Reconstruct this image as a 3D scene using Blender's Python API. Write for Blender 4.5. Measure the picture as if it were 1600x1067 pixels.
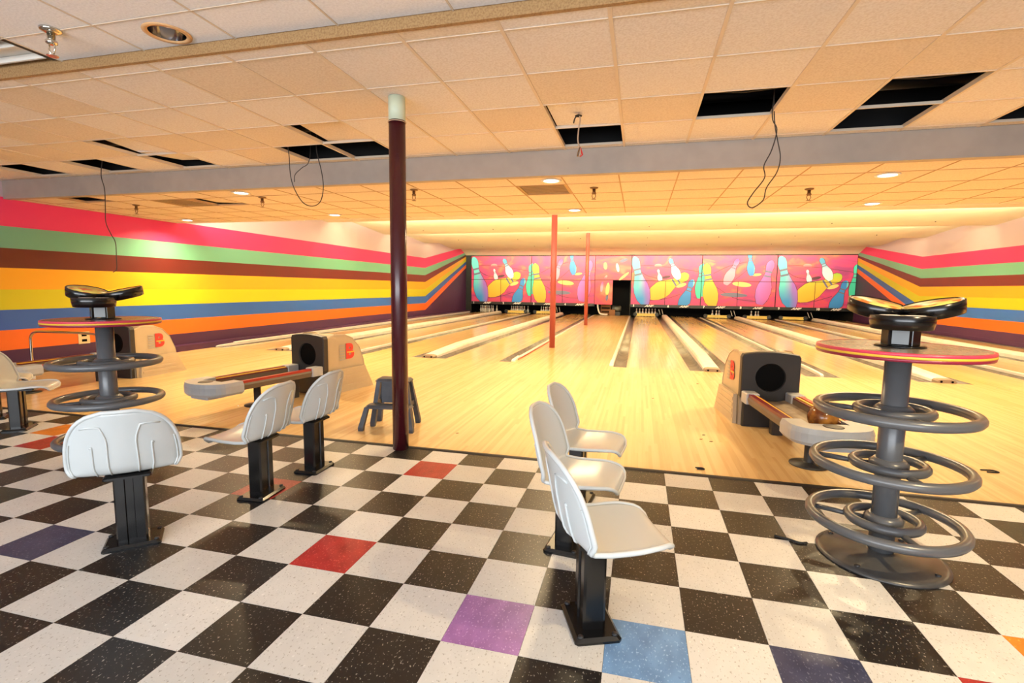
import bpy, bmesh, math, random
from mathutils import Vector, Matrix
random.seed(7)
PI = math.pi
scene = bpy.context.scene
C = scene.collection
for o in list(bpy.data.objects): bpy.data.objects.remove(o)

# ------------------------------------------------------------------ camera
CAM = Vector((0.688, -1.978, 1.348))
RGT = Vector((0.96944, 0.24502, 0.01203)); UPV = Vector((-0.03771, 0.10038, 0.99423)); FWD = Vector((-0.2424, 0.96431, -0.10656))
cd = bpy.data.cameras.new('camera'); cam = bpy.data.objects.new('camera', cd); C.objects.link(cam)
cd.sensor_width = 36; cd.lens = 17.655; cd.clip_start = 0.05; cd.clip_end = 200
mw = Matrix.Identity(4)
for i in range(3):
    mw[i][0] = RGT[i]; mw[i][1] = UPV[i]; mw[i][2] = -FWD[i]; mw[i][3] = CAM[i]
cam.matrix_world = mw
scene.camera = cam
def proj(x, y, z):
    d = Vector((x, y, z)) - CAM
    w = d.dot(FWD)
    if w < 0.05: return None
    return 800 + 784.6 * d.dot(RGT) / w, 533.5 - 784.6 * d.dot(UPV) / w

# ------------------------------------------------------------------ light and exposure
scene.view_settings.view_transform = 'Standard'
scene.view_settings.look = 'None'
scene.view_settings.gamma = 1
scene.view_settings.use_curve_mapping = False
scene.view_settings.exposure = 0.1
w = bpy.data.worlds.new('world'); scene.world = w; w.use_nodes = True
bg = w.node_tree.nodes['Background']; bg.inputs[0].default_value = (0.72, 0.83, 1.0, 1); bg.inputs[1].default_value = 0.6
WARM = (1.0, 0.755, 0.42)
POW_DOWN = 58; POW_COVE = 640; POW_WAVE = 1200; POW_BACK = 620; POW_HALL = 75
def area(name, loc, size, power, col, direction, size_y=None, spread=PI):
    l = bpy.data.lights.new(name, 'AREA'); l.energy = power; l.color = col; l.spread = spread
    if size_y: l.shape = 'RECTANGLE'; l.size = size; l.size_y = size_y
    else: l.shape = 'DISK'; l.size = size
    o = bpy.data.objects.new(name, l); C.objects.link(o); o.location = loc
    o.rotation_euler = Vector(direction).to_track_quat('-Z', 'Y').to_euler()
    return o
# assumed unseen cool light behind the camera, tilted up to brighten the near ceiling
area('assumed_back_light', (-0.5, -6.35, 1.45), 9.0, POW_BACK, (0.90, 0.95, 1.0), (0, 1, 0.55), 2.0)

# ------------------------------------------------------------------ materials
MATS = {}
def lin(c): return tuple(v / 12.92 if v <= .04045 else ((v + .055) / 1.055) ** 2.4 for v in c)
def mat(name, col, rough=0.5, metal=0.0, emit=None, strength=0, spec=0.5, coat=0.0, srgb=True):
    if name in MATS: return MATS[name]
    m = bpy.data.materials.new(name); m.use_nodes = True
    b = m.node_tree.nodes['Principled BSDF']
    c = lin(col) if srgb else col
    b.inputs['Base Color'].default_value = (*c, 1); b.inputs['Roughness'].default_value = rough
    b.inputs['Metallic'].default_value = metal; b.inputs['Specular IOR Level'].default_value = spec
    b.inputs['Coat Weight'].default_value = coat; b.inputs['Coat Roughness'].default_value = 0.12
    if emit: b.inputs['Emission Color'].default_value = (*emit, 1); b.inputs['Emission Strength'].default_value = strength
    MATS[name] = m; return m
def nt(m): return m.node_tree.nodes, m.node_tree.links, m.node_tree.nodes['Principled BSDF']
def noisy(name, col, col2, scale=40, rough=0.5, bump=0.0, lo=.4, hi=.65, detail=4, spec=.5, coat=0):
    """base colour broken up by noise, with optional fine relief"""
    if name in MATS: return MATS[name]
    m = mat(name, col, rough, spec=spec, coat=coat); n, l, b = nt(m)
    tc = n.new('ShaderNodeTexCoord'); no = n.new('ShaderNodeTexNoise'); no.inputs['Scale'].default_value = scale; no.inputs['Detail'].default_value = detail
    oi = n.new('ShaderNodeObjectInfo'); ad = n.new('ShaderNodeVectorMath'); ad.operation = 'ADD'
    l.new(tc.outputs['Object'], ad.inputs[0]); l.new(oi.outputs['Location'], ad.inputs[1]); l.new(ad.outputs[0], no.inputs['Vector'])
    cr = n.new('ShaderNodeValToRGB'); cr.color_ramp.elements[0].position = lo; cr.color_ramp.elements[1].position = hi
    cr.color_ramp.elements[0].color = (*lin(col), 1); cr.color_ramp.elements[1].color = (*lin(col2), 1)
    l.new(no.outputs['Fac'], cr.inputs[0]); l.new(cr.outputs[0], b.inputs['Base Color'])
    if bump:
        bp = n.new('ShaderNodeBump'); bp.inputs['Strength'].default_value = bump; bp.inputs['Distance'].default_value = 0.004
        l.new(no.outputs['Fac'], bp.inputs['Height']); l.new(bp.outputs[0], b.inputs['Normal'])
    return m
def vct(name, col, chip, chip2, dens=0.62):
    """vinyl composition tile: base colour with small chips of two colours and faint scuffs"""
    m = mat(name, col, 0.27, spec=0.32); n, l, b = nt(m)
    tc = n.new('ShaderNodeTexCoord'); oi = n.new('ShaderNodeObjectInfo'); ad = n.new('ShaderNodeVectorMath'); ad.operation = 'ADD'
    l.new(tc.outputs['Object'], ad.inputs[0]); l.new(oi.outputs['Location'], ad.inputs[1])
    mp = n.new('ShaderNodeMapping'); mp.inputs['Scale'].default_value = (1, 0.6, 1); l.new(ad.outputs[0], mp.inputs[0])
    def layer(scale, lo, hi, prev, c):
        no = n.new('ShaderNodeTexNoise'); no.inputs['Scale'].default_value = scale; no.inputs['Detail'].default_value = 1.5; l.new(mp.outputs[0], no.inputs['Vector'])
        r = n.new('ShaderNodeMapRange'); r.inputs['From Min'].default_value = lo; r.inputs['From Max'].default_value = hi; l.new(no.outputs['Fac'], r.inputs['Value'])
        mx = n.new('ShaderNodeMix'); mx.data_type = 'RGBA'; l.new(r.outputs[0], mx.inputs['Factor'])
        if prev is None: mx.inputs['A'].default_value = (*lin(col), 1)
        else: l.new(prev, mx.inputs['A'])
        mx.inputs['B'].default_value = (*lin(c), 1); return mx.outputs['Result'], no
    a, _ = layer(14, .35, .9, None, tuple(v * .9 for v in chip2))
    a, _ = layer(120, dens, dens + .06, a, chip)
    a, _ = layer(75, dens + .03, dens + .1, a, chip2)
    hs = n.new('ShaderNodeHueSaturation'); rm = n.new('ShaderNodeMapRange'); rm.inputs['To Min'].default_value = .88; rm.inputs['To Max'].default_value = 1.08
    l.new(oi.outputs['Random'], rm.inputs['Value']); l.new(rm.outputs[0], hs.inputs['Value']); l.new(a, hs.inputs['Color']); l.new(hs.outputs[0], b.inputs['Base Color'])
    n2 = n.new('ShaderNodeTexNoise'); n2.inputs['Scale'].default_value = 6; l.new(ad.outputs[0], n2.inputs['Vector'])
    rr = n.new('ShaderNodeMapRange'); rr.inputs['To Min'].default_value = .30; rr.inputs['To Max'].default_value = .40; l.new(n2.outputs['Fac'], rr.inputs['Value']); l.new(rr.outputs[0], b.inputs['Roughness'])
    return m
def wood(name, c1, c2, c3, rough=.2, bw=.027):
    """narrow strip boards running along Y, each strip its own tone"""
    m = mat(name, c1, rough, spec=.5); n, l, b = nt(m)
    ge = n.new('ShaderNodeNewGeometry'); sp = n.new('ShaderNodeSeparateXYZ'); l.new(ge.outputs['Position'], sp.inputs[0])
    def math_(op, a, v=None, v2=None):
        q = n.new('ShaderNodeMath'); q.operation = op
        if hasattr(a, 'links'): l.new(a, q.inputs[0])
        else: q.inputs[0].default_value = a
        if v is not None:
            if hasattr(v, 'links'): l.new(v, q.inputs[1])
            else: q.inputs[1].default_value = v
        return q.outputs[0]
    xb = math_('FLOOR', math_('DIVIDE', sp.outputs['X'], bw))
    wn = n.new('ShaderNodeTexWhiteNoise'); wn.noise_dimensions = '1D'; l.new(xb, wn.inputs['W'])
    yb = math_('FLOOR', math_('DIVIDE', math_('ADD', sp.outputs['Y'], math_('MULTIPLY', wn.outputs['Value'], 7.0)), 1.4))
    cb = n.new('ShaderNodeCombineXYZ'); l.new(xb, cb.inputs[0]); l.new(yb, cb.inputs[1])
    w2 = n.new('ShaderNodeTexWhiteNoise'); w2.noise_dimensions = '2D'; l.new(cb.outputs[0], w2.inputs['Vector'])
    mp = n.new('ShaderNodeMapping'); mp.inputs['Scale'].default_value = (22, 0.7, 1); l.new(ge.outputs['Position'], mp.inputs[0])
    no = n.new('ShaderNodeTexNoise'); no.inputs['Scale'].default_value = 3; no.inputs['Detail'].default_value = 5; l.new(mp.outputs[0], no.inputs['Vector'])
    no2 = n.new('ShaderNodeTexNoise'); no2.inputs['Scale'].default_value = .9; no2.inputs['Detail'].default_value = 3; l.new(ge.outputs['Position'], no2.inputs['Vector'])
    s = math_('ADD', math_('MULTIPLY', w2.outputs['Value'], .38), math_('MULTIPLY', no.outputs['Fac'], .35))
    s = math_('ADD', s, math_('MULTIPLY', no2.outputs['Fac'], .35))
    cr = n.new('ShaderNodeValToRGB'); e = cr.color_ramp.elements; e[0].position = .25; e[1].position = .85; e[0].color = (*lin(c1), 1); e[1].color = (*lin(c3), 1)
    q = e.new(.55); q.color = (*lin(c2), 1)
    l.new(s, cr.inputs[0]); l.new(cr.outputs[0], b.inputs['Base Color'])
    return m
WHITE_T = vct('vinyl_white', (.83, .82, .80), (.66, .64, .60), (.89, .88, .86), .63)
BLACK_T = vct('vinyl_black', (.115, .105, .105), (.62, .60, .56), (.16, .15, .145), .645)
RED_T = vct('vinyl_red', (.70, .17, .17), (.82, .36, .33), (.60, .13, .14))
PURPLE_T = vct('vinyl_purple', (.63, .43, .68), (.74, .57, .78), (.56, .37, .62))
BLUE_T = vct('vinyl_blue', (.46, .62, .80), (.62, .75, .88), (.40, .55, .74))
NAVY_T = vct('vinyl_navy', (.25, .27, .38), (.42, .44, .52), (.20, .22, .33))
ORANGE_T = vct('vinyl_orange', (.90, .52, .16), (.95, .65, .3), (.82, .45, .12))
GREEN_T = vct('vinyl_green', (.13, .19, .17), (.3, .36, .33), (.1, .15, .13))
GROUT = mat('tile_joint', (.28, .22, .21), .8)
APPR = wood('approach_wood', (.82, .67, .45), (.87, .73, .51), (.90, .77, .56), .22)
LANEW = wood('lane_wood', (.84, .69, .46), (.89, .75, .52), (.92, .80, .58), .15)
TILE_C = noisy('ceiling_fibre', (.90, .88, .86), (.85, .82, .79), 70, .9, .3)
TILE_N = noisy('ceiling_fibre_cool_lit', (.94, .94, .95), (.90, .90, .91), 70, .9, .3)  # near tiles whiter, the cool light on them put into the colour
TILE_C2 = noisy('ceiling_fibre_yellowed', (.88, .83, .76), (.83, .77, .69), 70, .9, .3)
TILE_C2B = noisy('ceiling_fibre_yellowed_light', (.89, .84, .775), (.845, .785, .71), 70, .9, .3)
TBAR = mat('tee_bar_paint', (.84, .78, .70), .55)
TAN = noisy('tan_step_face', (.68, .54, .36), (.58, .44, .28), 90, .85, .3)
LAV = noisy('lavender_paint', (.67, .63, .59), (.65, .61, .57), 6, .6)
DARKV = mat('void_black', (.06, .06, .065), .9)
STEELD = mat('void_steel', (.22, .22, .23), .5, .6)
WAVE = noisy('wave_ceiling_panel', (.90, .87, .78), (.885, .85, .76), 1.5, .75)
BLACKP = mat('black_paint', (.045, .04, .04), .22, spec=.6)
BLACKM = mat('black_matte', (.05, .05, .05), .6)
RUBBER = mat('edge_rubber', (.13, .11, .10), .55)
GREYP = mat('grey_enamel', (.34, .345, .355), .30, .0, spec=.6)
GREYPM = noisy('grey_worn_disc', (.29, .285, .28), (.24, .235, .23), 12, .3)
SHELL = mat('seat_plastic', (.76, .78, .78), .22)
SHELLR = mat('seat_rim_plastic', (.78, .80, .80), .25)
MAROON = mat('column_maroon', (.27, .07, .10), .25, spec=.6)
BRICKR = mat('column_brick_red', (.62, .27, .24), .4)
CREAMG = mat('column_cream_sleeve', (.80, .84, .74), .45)
CREAM = noisy('cap_cream', (.94, .92, .89), (.90, .88, .84), 5, .35)
CAPN = mat('cap_nose_taupe', (.58, .50, .42), .5)
GUT = noisy('gutter_grey', (.50, .46, .42), (.42, .38, .35), 4, .3)
METALW = mat('white_rail', (.90, .89, .86), .3)
CHROME = mat('chrome', (.85, .83, .78), .12, 1.0)
BRASS = mat('sprinkler_brass', (.52, .42, .32), .35, .9)
REFL = mat('reflector_metal', (.82, .83, .85), .12, 1.0)
LAMPON = mat('lamp_lens', (1, .95, .85), .5, emit=(1, .9, .72), strength=14)
BEIGE = noisy('hood_beige', (.73, .66, .54), (.71, .64, .52), 5, .4)
CHAR = mat('hood_charcoal', (.17, .16, .155), .45)
CHAR2 = mat('rack_charcoal', (.20, .19, .18), .5)
HOLE = mat('opening_shade', (.012, .012, .013), .7, spec=.1)
LGREY = noisy('rack_grey', (.69, .70, .71), (.66, .67, .68), 6, .4)
RAILM = mat('rail_maroon', (.42, .07, .13), .35)
RAILR = mat('rail_red', (.66, .17, .14), .35)
YEL = mat('stripe_yellow', (.88, .70, .22), .4)
TAUPE = mat('rail_taupe', (.42, .36, .30), .45)
TRAY = noisy('rack_tray', (.62, .56, .48), (.52, .46, .39), 10, .4)
LOGOR = mat('logo_red', (.86, .22, .20), .5)
LOGOG = mat('logo_grey', (.66, .63, .58), .5)
TOPG = noisy('tabletop_laminate', (.58, .53, .46), (.56, .51, .45), 25, .25)
TOPR = noisy('tabletop_laminate_rose', (.56, .38, .34), (.54, .36, .33), 25, .25)
PINKE = mat('edge_pink', (.82, .25, .34), .3)
MAGE = mat('edge_maroon', (.55, .12, .22), .3)
STOOL = noisy('stool_grey', (.30, .31, .34), (.24, .25, .28), 9, .5)
WIRE = mat('wire_dark', (.22, .19, .17), .6)
WIREL = mat('wire_light', (.72, .62, .52), .6)
PINW = mat('pin_white', (.93, .90, .86), .2)
PINR = mat('pin_red', (.70, .14, .14), .3)
BARY = mat('rake_yellow', (.86, .76, .40), .4)
OUTL = mat('outlet_ivory', (.90, .82, .62), .4)
WHITEP = mat('print_white', (.95, .94, .92), .5)
STRIP = mat('number_strip', (.10, .10, .10), .4)
BROWN = mat('cardboard_brown', (.50, .33, .18), .7)

# ------------------------------------------------------------------ mesh helpers
class MB:
    def __init__(s): s.bm = bmesh.new(); s.mats = []; s.cur = 0; s.sm = False
    def m(s, mt):
        if mt not in s.mats: s.mats.append(mt)
        s.cur = s.mats.index(mt); return s
    def face(s, vs, smooth=None):
        try: f = s.bm.faces.new(vs)
        except ValueError: return None
        f.material_index = s.cur; f.smooth = s.sm if smooth is None else smooth; return f
    def poly(s, pts, smooth=False): return s.face([s.bm.verts.new(p) for p in pts], smooth)
    def box(s, x0, x1, y0, y1, z0, z1):
        v = [s.bm.verts.new((x, y, z)) for z in (z0, z1) for y in (y0, y1) for x in (x0, x1)]
        for q in ((0, 2, 3, 1), (4, 5, 7, 6), (0, 1, 5, 4), (2, 6, 7, 3), (0, 4, 6, 2), (1, 3, 7, 5)): s.face([v[i] for i in q], False)
        return s
    def bbox(s, x0, x1, y0, y1, z0, z1, b=.006):
        """box with chamfered vertical and top edges"""
        out = [(x0 + b, y0), (x1 - b, y0), (x1, y0 + b), (x1, y1 - b), (x1 - b, y1), (x0 + b, y1), (x0, y1 - b), (x0, y0 + b)]
        cx, cy = (x0 + x1) / 2, (y0 + y1) / 2
        ins = [(cx + (x - cx) * (1 - 2 * b / (x1 - x0)), cy + (y - cy) * (1 - 2 * b / (y1 - y0))) for x, y in out]
        return s.loft([[(x, y, z0) for x, y in out], [(x, y, z1 - b) for x, y in out], [(x, y, z1) for x, y in ins]], True)
    def loft(s, rings, cap=True, closed=True, smooth=False):
        R = [[s.bm.verts.new(p) for p in r] for r in rings]; n = len(R[0])
        for a, b in zip(R, R[1:]):
            for i in range(n if closed else n - 1): s.face([a[i], a[(i + 1) % n], b[(i + 1) % n], b[i]], smooth)
        if cap: s.face(R[0][::-1], False); s.face(R[-1], False)
        return s
    def lathe(s, prof, c=(0, 0), n=24, smooth=True, cap=True):
        rings = [[(c[0] + r * math.cos(2 * PI * i / n), c[1] + r * math.sin(2 * PI * i / n), z) for i in range(n)] for r, z in prof]
        return s.loft(rings, cap, True, smooth)
    def tube(s, pts, r, n=8, closed=False, cap=True):
        pts = [Vector(p) for p in pts]; N = len(pts); rings = []; up = None
        for i, p in enumerate(pts):
            a = pts[(i - 1) % N] if (closed or i) else p; b = pts[(i + 1) % N] if (closed or i < N - 1) else p
            t = (b - a).normalized()
            if up is None: up = Vector((0, 0, 1)) if abs(t.z) < .9 else Vector((1, 0, 0))
            u = (up - t * up.dot(t)).normalized(); v = t.cross(u); up = u
            rr = r[i] if isinstance(r, (list, tuple)) else r
            rings.append([p + (u * math.cos(2 * PI * k / n) + v * math.sin(2 * PI * k / n)) * rr for k in range(n)])
        if closed: rings.append(rings[0]); R = [[s.bm.verts.new(p) for p in q] for q in rings[:-1]]; R.append(R[0])
        else: R = [[s.bm.verts.new(p) for p in q] for q in rings]
        for a, b in zip(R, R[1:]):
            for k in range(n): s.face([a[k], a[(k + 1) % n], b[(k + 1) % n], b[k]], True)
        if cap and not closed: s.face(R[0][::-1], False); s.face(R[-1], False)
        return s
    def torus(s, c, R_, r, n=48, k=10):
        return s.tube([(c[0] + R_ * math.cos(2 * PI * i / n), c[1] + R_ * math.sin(2 * PI * i / n), c[2]) for i in range(n)], r, k, True)
    def prism(s, pts, axis, a, b, smooth=False):
        """pts 2-D outline extruded along axis 'x','y' or 'z' from a to b"""
        def P(u, v, w): return {'x': (w, u, v), 'y': (u, w, v), 'z': (u, v, w)}[axis]
        return s.loft([[P(u, v, a) for u, v in pts], [P(u, v, b) for u, v in pts]], True, True, smooth)
    def xf(s, M): bmesh.ops.transform(s.bm, matrix=M, verts=s.bm.verts[:]); return s
    def mesh(s, name):
        bmesh.ops.recalc_face_normals(s.bm, faces=s.bm.faces[:])
        me = bpy.data.meshes.new(name); s.bm.to_mesh(me); s.bm.free()
        for m_ in s.mats: me.materials.append(m_)
        return me
    def build(s, name, parent=None, loc=None, rot=None):
        return link(name, s.mesh(name), parent, loc, rot)
def link(name, me, parent=None, loc=None, rot=None):
    o = bpy.data.objects.new(name, me); C.objects.link(o); o.parent = parent
    if loc: o.location = loc
    if rot: o.rotation_euler = rot
    return o
def tag(o, label=None, cat=None, group=None, kind=None):
    if label: o['label'] = label
    if cat: o['category'] = cat
    if group: o['group'] = group
    if kind: o['kind'] = kind
    return o
def thing(name, loc, label, cat, rz=0, group=None):
    o = link(name, None, None, loc, (0, 0, rz)); o.empty_display_size = .1
    return tag(o, label, cat, group)
def struct(o): o['kind'] = 'structure'; return o
def copy_tree(o, parent=None):
    c = o.copy(); C.objects.link(c); c.parent = parent
    for ch in list(o.children): copy_tree(ch, c)
    return c
def smooth_pts(P, n=6):
    P = [Vector(p) for p in P]; Q = [P[0] * 2 - P[1]] + P + [P[-1] * 2 - P[-2]]; out = []
    for i in range(1, len(Q) - 2):
        a, b, c, d = Q[i - 1:i + 3]
        for k in range(n):
            t = k / n
            out.append(.5 * ((2 * b) + (c - a) * t + (2 * a - 5 * b + 4 * c - d) * t * t + (3 * b - a - 3 * c + d) * t ** 3))
    return out + [P[-1]]
def text_obj(txt, size, mt, parent, M, name='lettering', shear=0, bold=0.0, ext=.001):
    cu = bpy.data.curves.new('t', 'FONT'); cu.body = txt; cu.size = size; cu.align_x = 'CENTER'; cu.align_y = 'CENTER'; cu.shear = shear; cu.extrude = ext; cu.offset = bold; cu.resolution_u = 3
    t = bpy.data.objects.new('t', cu); C.objects.link(t); bpy.context.view_layer.update()
    me = bpy.data.meshes.new_from_object(t.evaluated_get(bpy.context.evaluated_depsgraph_get())); bpy.data.objects.remove(t); bpy.data.curves.remove(cu)
    me.materials.clear(); me.materials.append(mt); me.transform(M); me.name = name
    return link(name, me, parent)
ROTX = Matrix.Rotation(PI / 2, 4, 'X')            # text upright, read from -Y

# ------------------------------------------------------------------ room measures
XL, XR = -8.40, 10.12
YE = 1.80                     # tile / wood edge
YF = 6.83                     # foul line
YM = 23.85                    # masking units
ZF, ZR, ZN = 2.81, 2.56, 2.87 # ceiling heights: over the tiles, over the approach, near the camera
YS, YB, YC = 0.84, 3.50, 6.35 # ceiling step, bulkhead, end of the approach ceiling
T = .3048
# ------------------------------------------------------------------ floors
fl = struct(MB().m(GROUT).box(XL, XR, -6.5, YE, -.12, -.004).build('floor'))
special = {(0, -1): PURPLE_T, (-3, 0): RED_T, (-3, 4): RED_T, (2, -1): BLUE_T, (4, -1): NAVY_T, (6, -1): RED_T, (7, 0): ORANGE_T, (-6, 2): RED_T,
           (-14, 3): RED_T, (-15, 4): ORANGE_T, (-11, 0): GREEN_T, (-8, -1): NAVY_T, (9, 4): GREEN_T}
def tile_mesh(mt, d, g=.0007):
    return MB().m(mt).box(g, T - g, g, d - g, -.004, 0).mesh('floor_tile')
cache = {}; cells = []
for i in range(-27, 33):
    for j in range(-10, 6):
        x, y = i * T, j * T; d = T if j < 5 else YE - 5 * T
        if x < XL or x + T > XR: continue
        mt = special.get((i, j), BLACK_T if (i + j) % 2 else WHITE_T)
        q = [proj(x + a * T, y + b * d, 0) for a, b in ((0, 0), (1, 0), (1, 1), (0, 1))]
        A = 0
        if all(q) and max(p[0] for p in q) > 0 and min(p[0] for p in q) < 1600 and min(p[1] for p in q) < 1067:
            A = abs(sum(q[k][0] * q[(k + 1) % 4][1] - q[(k + 1) % 4][0] * q[k][1] for k in range(4))) / 2
        cells.append((A, i, j, d, mt))
cells.sort(key=lambda c: -c[0])
for A, i, j, d, mt in cells[:300]:
    k = (mt.name, j == 5)
    if k not in cache: cache[k] = tile_mesh(mt, d)
    link('floor_tile', cache[k], fl, (i * T, j * T, 0))
b = MB()
for A, i, j, d, mt in cells[300:]:
    g = .0007; b.m(mt).box(i * T + g, i * T + T - g, j * T + g, j * T + d - g, -.004, 0)
tag(b.build('outer_floor_tiles', fl), kind='stuff')
# wooden approach, walkway between lanes 4 and 5, edge strip
L5 = .518; LW, GW, CW, NW = 1.04, .225, .26, .05; WG = 2 * GW + CW; NG = 2 * GW + NW; PW = 2 * LW + WG; PER = PW + NG; R4 = -1.774
WX0, WX1 = R4 + GW, L5 - GW
b = MB().m(APPR).box(XL, XR, YE, YF, -.12, 0); b.box(WX0, WX1, YF, YM + .9, -.12, 0)
struct(b.build('floor_approach'))
struct(MB().m(RUBBER).prism([(YE - .03, .0005), (YE - .012, .009), (YE + .012, .009), (YE + .03, .0005)], 'x', XL, XR).build('trim_1'))
struct(MB().m(DARKV).box(XL, XR, YF, YM + 3, -.3, -.13).build('floor_lane_bed'))
# ------------------------------------------------------------------ walls with painted stripes
SC = dict(grey=(.78, .71, .75), pink=(.88, .21, .44), green=(.42, .68, .57), maroon=(.38, .12, .10), gold=(.96, .70, .14), lime=(.82, .80, .12), blue=(.17, .38, .72), orange=(.96, .44, .13), purple=(.28, .14, .29))
SM = {k: mat('wall_' + k, v, .42) for k, v in SC.items()}
order = ['grey', 'pink', 'green', 'maroon', 'gold', 'lime', 'blue', 'orange', 'purple']
def wall(name, X, kink, ends, th):
    b = MB(); flat = [3.9, 2.58, 2.16, 1.84, 1.55, 1.23, .93, .63, .33, -.13]
    end = [3.9] + ends + [-.13]
    for k, s_ in enumerate(order):
        b.m(SM[s_])
        for (ya, za, yb, zb) in ((-6.5, flat, kink, flat), (kink, flat, YM + .02, end)):
            P = [(ya, za[k]), (yb, zb[k]), (yb, zb[k + 1]), (ya, za[k + 1])]
            b.prism(P, 'x', X, X + th)
    b.m(DARKV).box(min(X, X + th), max(X, X + th), YM + .02, YM + 3.1, -.13, 3.9)
    return struct(b.build(name))
wall('wall_left', XL, 18.5, [3.5, 3.2, 3.08, 2.98, 2.86, 2.72, 2.56, 2.38], -.12)
wall('wall_right', XR, 18.5, [3.4, 3.1, 2.96, 2.86, 2.72, 2.56, 2.40, 2.2], .12)
struct(MB().m(DARKV).box(XL, XR, YM + 3, YM + 3.1, -.3, 3.9).build('wall_pit'))
WB = mat('back_wall_paint', (.80, .78, .75), .7)
b = MB().m(WB).box(XL, XR, -6.62, -6.5, -.12, .35).box(XL, XR, -6.62, -6.5, 2.5, 3.9).box(XL, -5.1, -6.62, -6.5, .35, 2.5).box(4.1, XR, -6.62, -6.5, .35, 2.5)
struct(b.build('wall_back'))  # unseen back wall, its opening assumed for the cool light
b = MB().m(BLACKM)
for x in (-5.1, -2.8, -.5, 1.8, 4.05): b.box(x, x + .05, -6.6, -6.52, .35, 2.5)
struct(b.build('window_assumed'))  # assumed window frames, out of view behind the camera
# low purple ledges along both walls with a white rail
for nm, xa, xb in (('trim_2', XL, XL + .27), ('trim_3', XR - .02, XR - .001)):
    struct(MB().m(SM['purple']).box(xa, xb, YE + .05, YM, 0, .11).build(nm))
# ------------------------------------------------------------------ ceilings
struct(MB().m(DARKV).box(XL, XR, -6.5, YM + 3, 3.9, 4.0).build('ceiling_roof'))
def grid_ceiling(name, xs, ys, z, holes=(), tilts={}, tmats=(TILE_C,), bar=.022, xbar=.012, tb=TBAR):
    ce = struct(MB().m(tb).box(xs[0] - .004, xs[0], ys[0], ys[-1], z, z + .03).build(name))
    me = {}
    bars = {}
    for x in xs:
        if 'y' not in bars: bars['y'] = MB().m(tb).box(-bar / 2, bar / 2, ys[0], ys[-1], z - .004, z + .03).mesh('main_tee')
        link('main_tee', bars['y'], ce, (x, 0, 0))
    for y in ys[1:-1]:
        if 'x' not in bars: bars['x'] = MB().m(tb).box(xs[0], xs[-1], -xbar / 2, xbar / 2, z - .0035, z + .02).mesh('cross_tee')
        link('cross_tee', bars['x'], ce, (0, y, 0))
    for i in range(len(xs) - 1):
        for j in range(len(ys) - 1):
            if (i, j) in holes: continue
            w_, d_ = xs[i + 1] - xs[i], ys[j + 1] - ys[j]
            mt = random.choice(tmats); k = (round(w_, 3), round(d_, 3), mt.name)
            if k not in me: me[k] = MB().m(mt).box(-w_ / 2 + .006, w_ / 2 - .006, -d_ / 2 + .006, d_ / 2 - .006, .001, .016).mesh('ceiling_tile')
            o = link('ceiling_tile', me[k], ce, ((xs[i] + xs[i + 1]) / 2, (ys[j] + ys[j + 1]) / 2, z))
            if (i, j) in tilts:
                dx, dy, dz, rx, ry, rz = tilts[(i, j)]; o.location.x += dx; o.location.y += dy; o.location.z += dz; o.rotation_euler = (rx, ry, rz)
    return ce
xsF = [1.09 + .61 * k for k in range(-15, 12)]; xsF = [XL + .005] + [x for x in xsF if XL + .1 < x < 7.3]
ysF = [YS + .003, .96, 1.565, 2.17, 2.78, 3.39, YB - .002]
def col(x): return max(i for i in range(len(xsF)) if xsF[i] <= x + .02)
H = {(col(-3.18), 4), (col(-2.57), 4), (col(-.13), 4), (col(-6.23), 4), (col(-7.45), 4), (col(1.09), 3), (col(2.31), 3), (col(2.31), 4), (col(3.53), 4)}
TI = {(col(-2.57), 3): (.05, .03, .035, -.05, .05, .0), (col(-5.01), 3): (.03, .05, .04, -.07, .07, .03), (col(-5.01), 4): (.06, -.05, .05, .09, .02, .02), (col(-.13), 3): (.02, .0, .012, .0, .03, 0)}
grid_ceiling('ceiling', xsF, ysF, ZF, H, TI, (TILE_C, TILE_C, TILE_C2))
struct(MB().m(TAN).box(XL, XR, YS - .03, YS, ZF - .004, ZN + .05).build('trim_4'))
xsN = [-2.53 + .61 * 1.18 * k for k in range(-8, 12)]; xsN = [XL + .005] + [x for x in xsN if XL + .1 < x < 6.5]
ysN = [-6.4 + .61 * k for k in range(0, 12)]; ysN = [y for y in ysN if y < .3] + [.478, YS - .032]
nf = max(i for i in range(len(xsN)) if xsN[i] < -3.3)
nl = max(i for i in range(len(xsN)) if xsN[i] < -2.17)
cn = grid_ceiling('ceiling_near', xsN, ysN, ZN, {(nf, len(ysN) - 2), (nf, len(ysN) - 3), (nl, len(ysN) - 2)}, {}, (TILE_N,), .010, .006)
xa, xb, ya, yb = xsN[nl] + .006, xsN[nl + 1] - .006, .484, YS - .036; LX, LY, LR = -2.17, .655, .102
def ray_rect(a):
    dx, dy = math.cos(a), math.sin(a); q = []
    if dx > 1e-6: q.append((xb - LX) / dx)
    if dx < -1e-6: q.append((xa - LX) / dx)
    if dy > 1e-6: q.append((yb - LY) / dy)
    if dy < -1e-6: q.append((ya - LY) / dy)
    f = min(q); return LX + dx * f, LY + dy * f
angs = sorted([2 * PI * k / 40 for k in range(40)] + [math.atan2(y - LY, x - LX) % (2 * PI) for x in (xa, xb) for y in (ya, yb)])
ot = [ray_rect(a) for a in angs]; inn = [(LX + LR * math.cos(a), LY + LR * math.sin(a)) for a in angs]
MB().m(TILE_N).loft([[(x, y, ZN + .016) for x, y in inn], [(x, y, ZN + .001) for x, y in inn], [(x, y, ZN + .001) for x, y in ot], [(x, y, ZN + .016) for x, y in ot]], False).build('ceiling_tile', cn)
struct(MB().m(LAV).box(XL, XR, YB, YB + .1, ZR - .01, ZF + .002).build('trim_5'))
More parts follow.
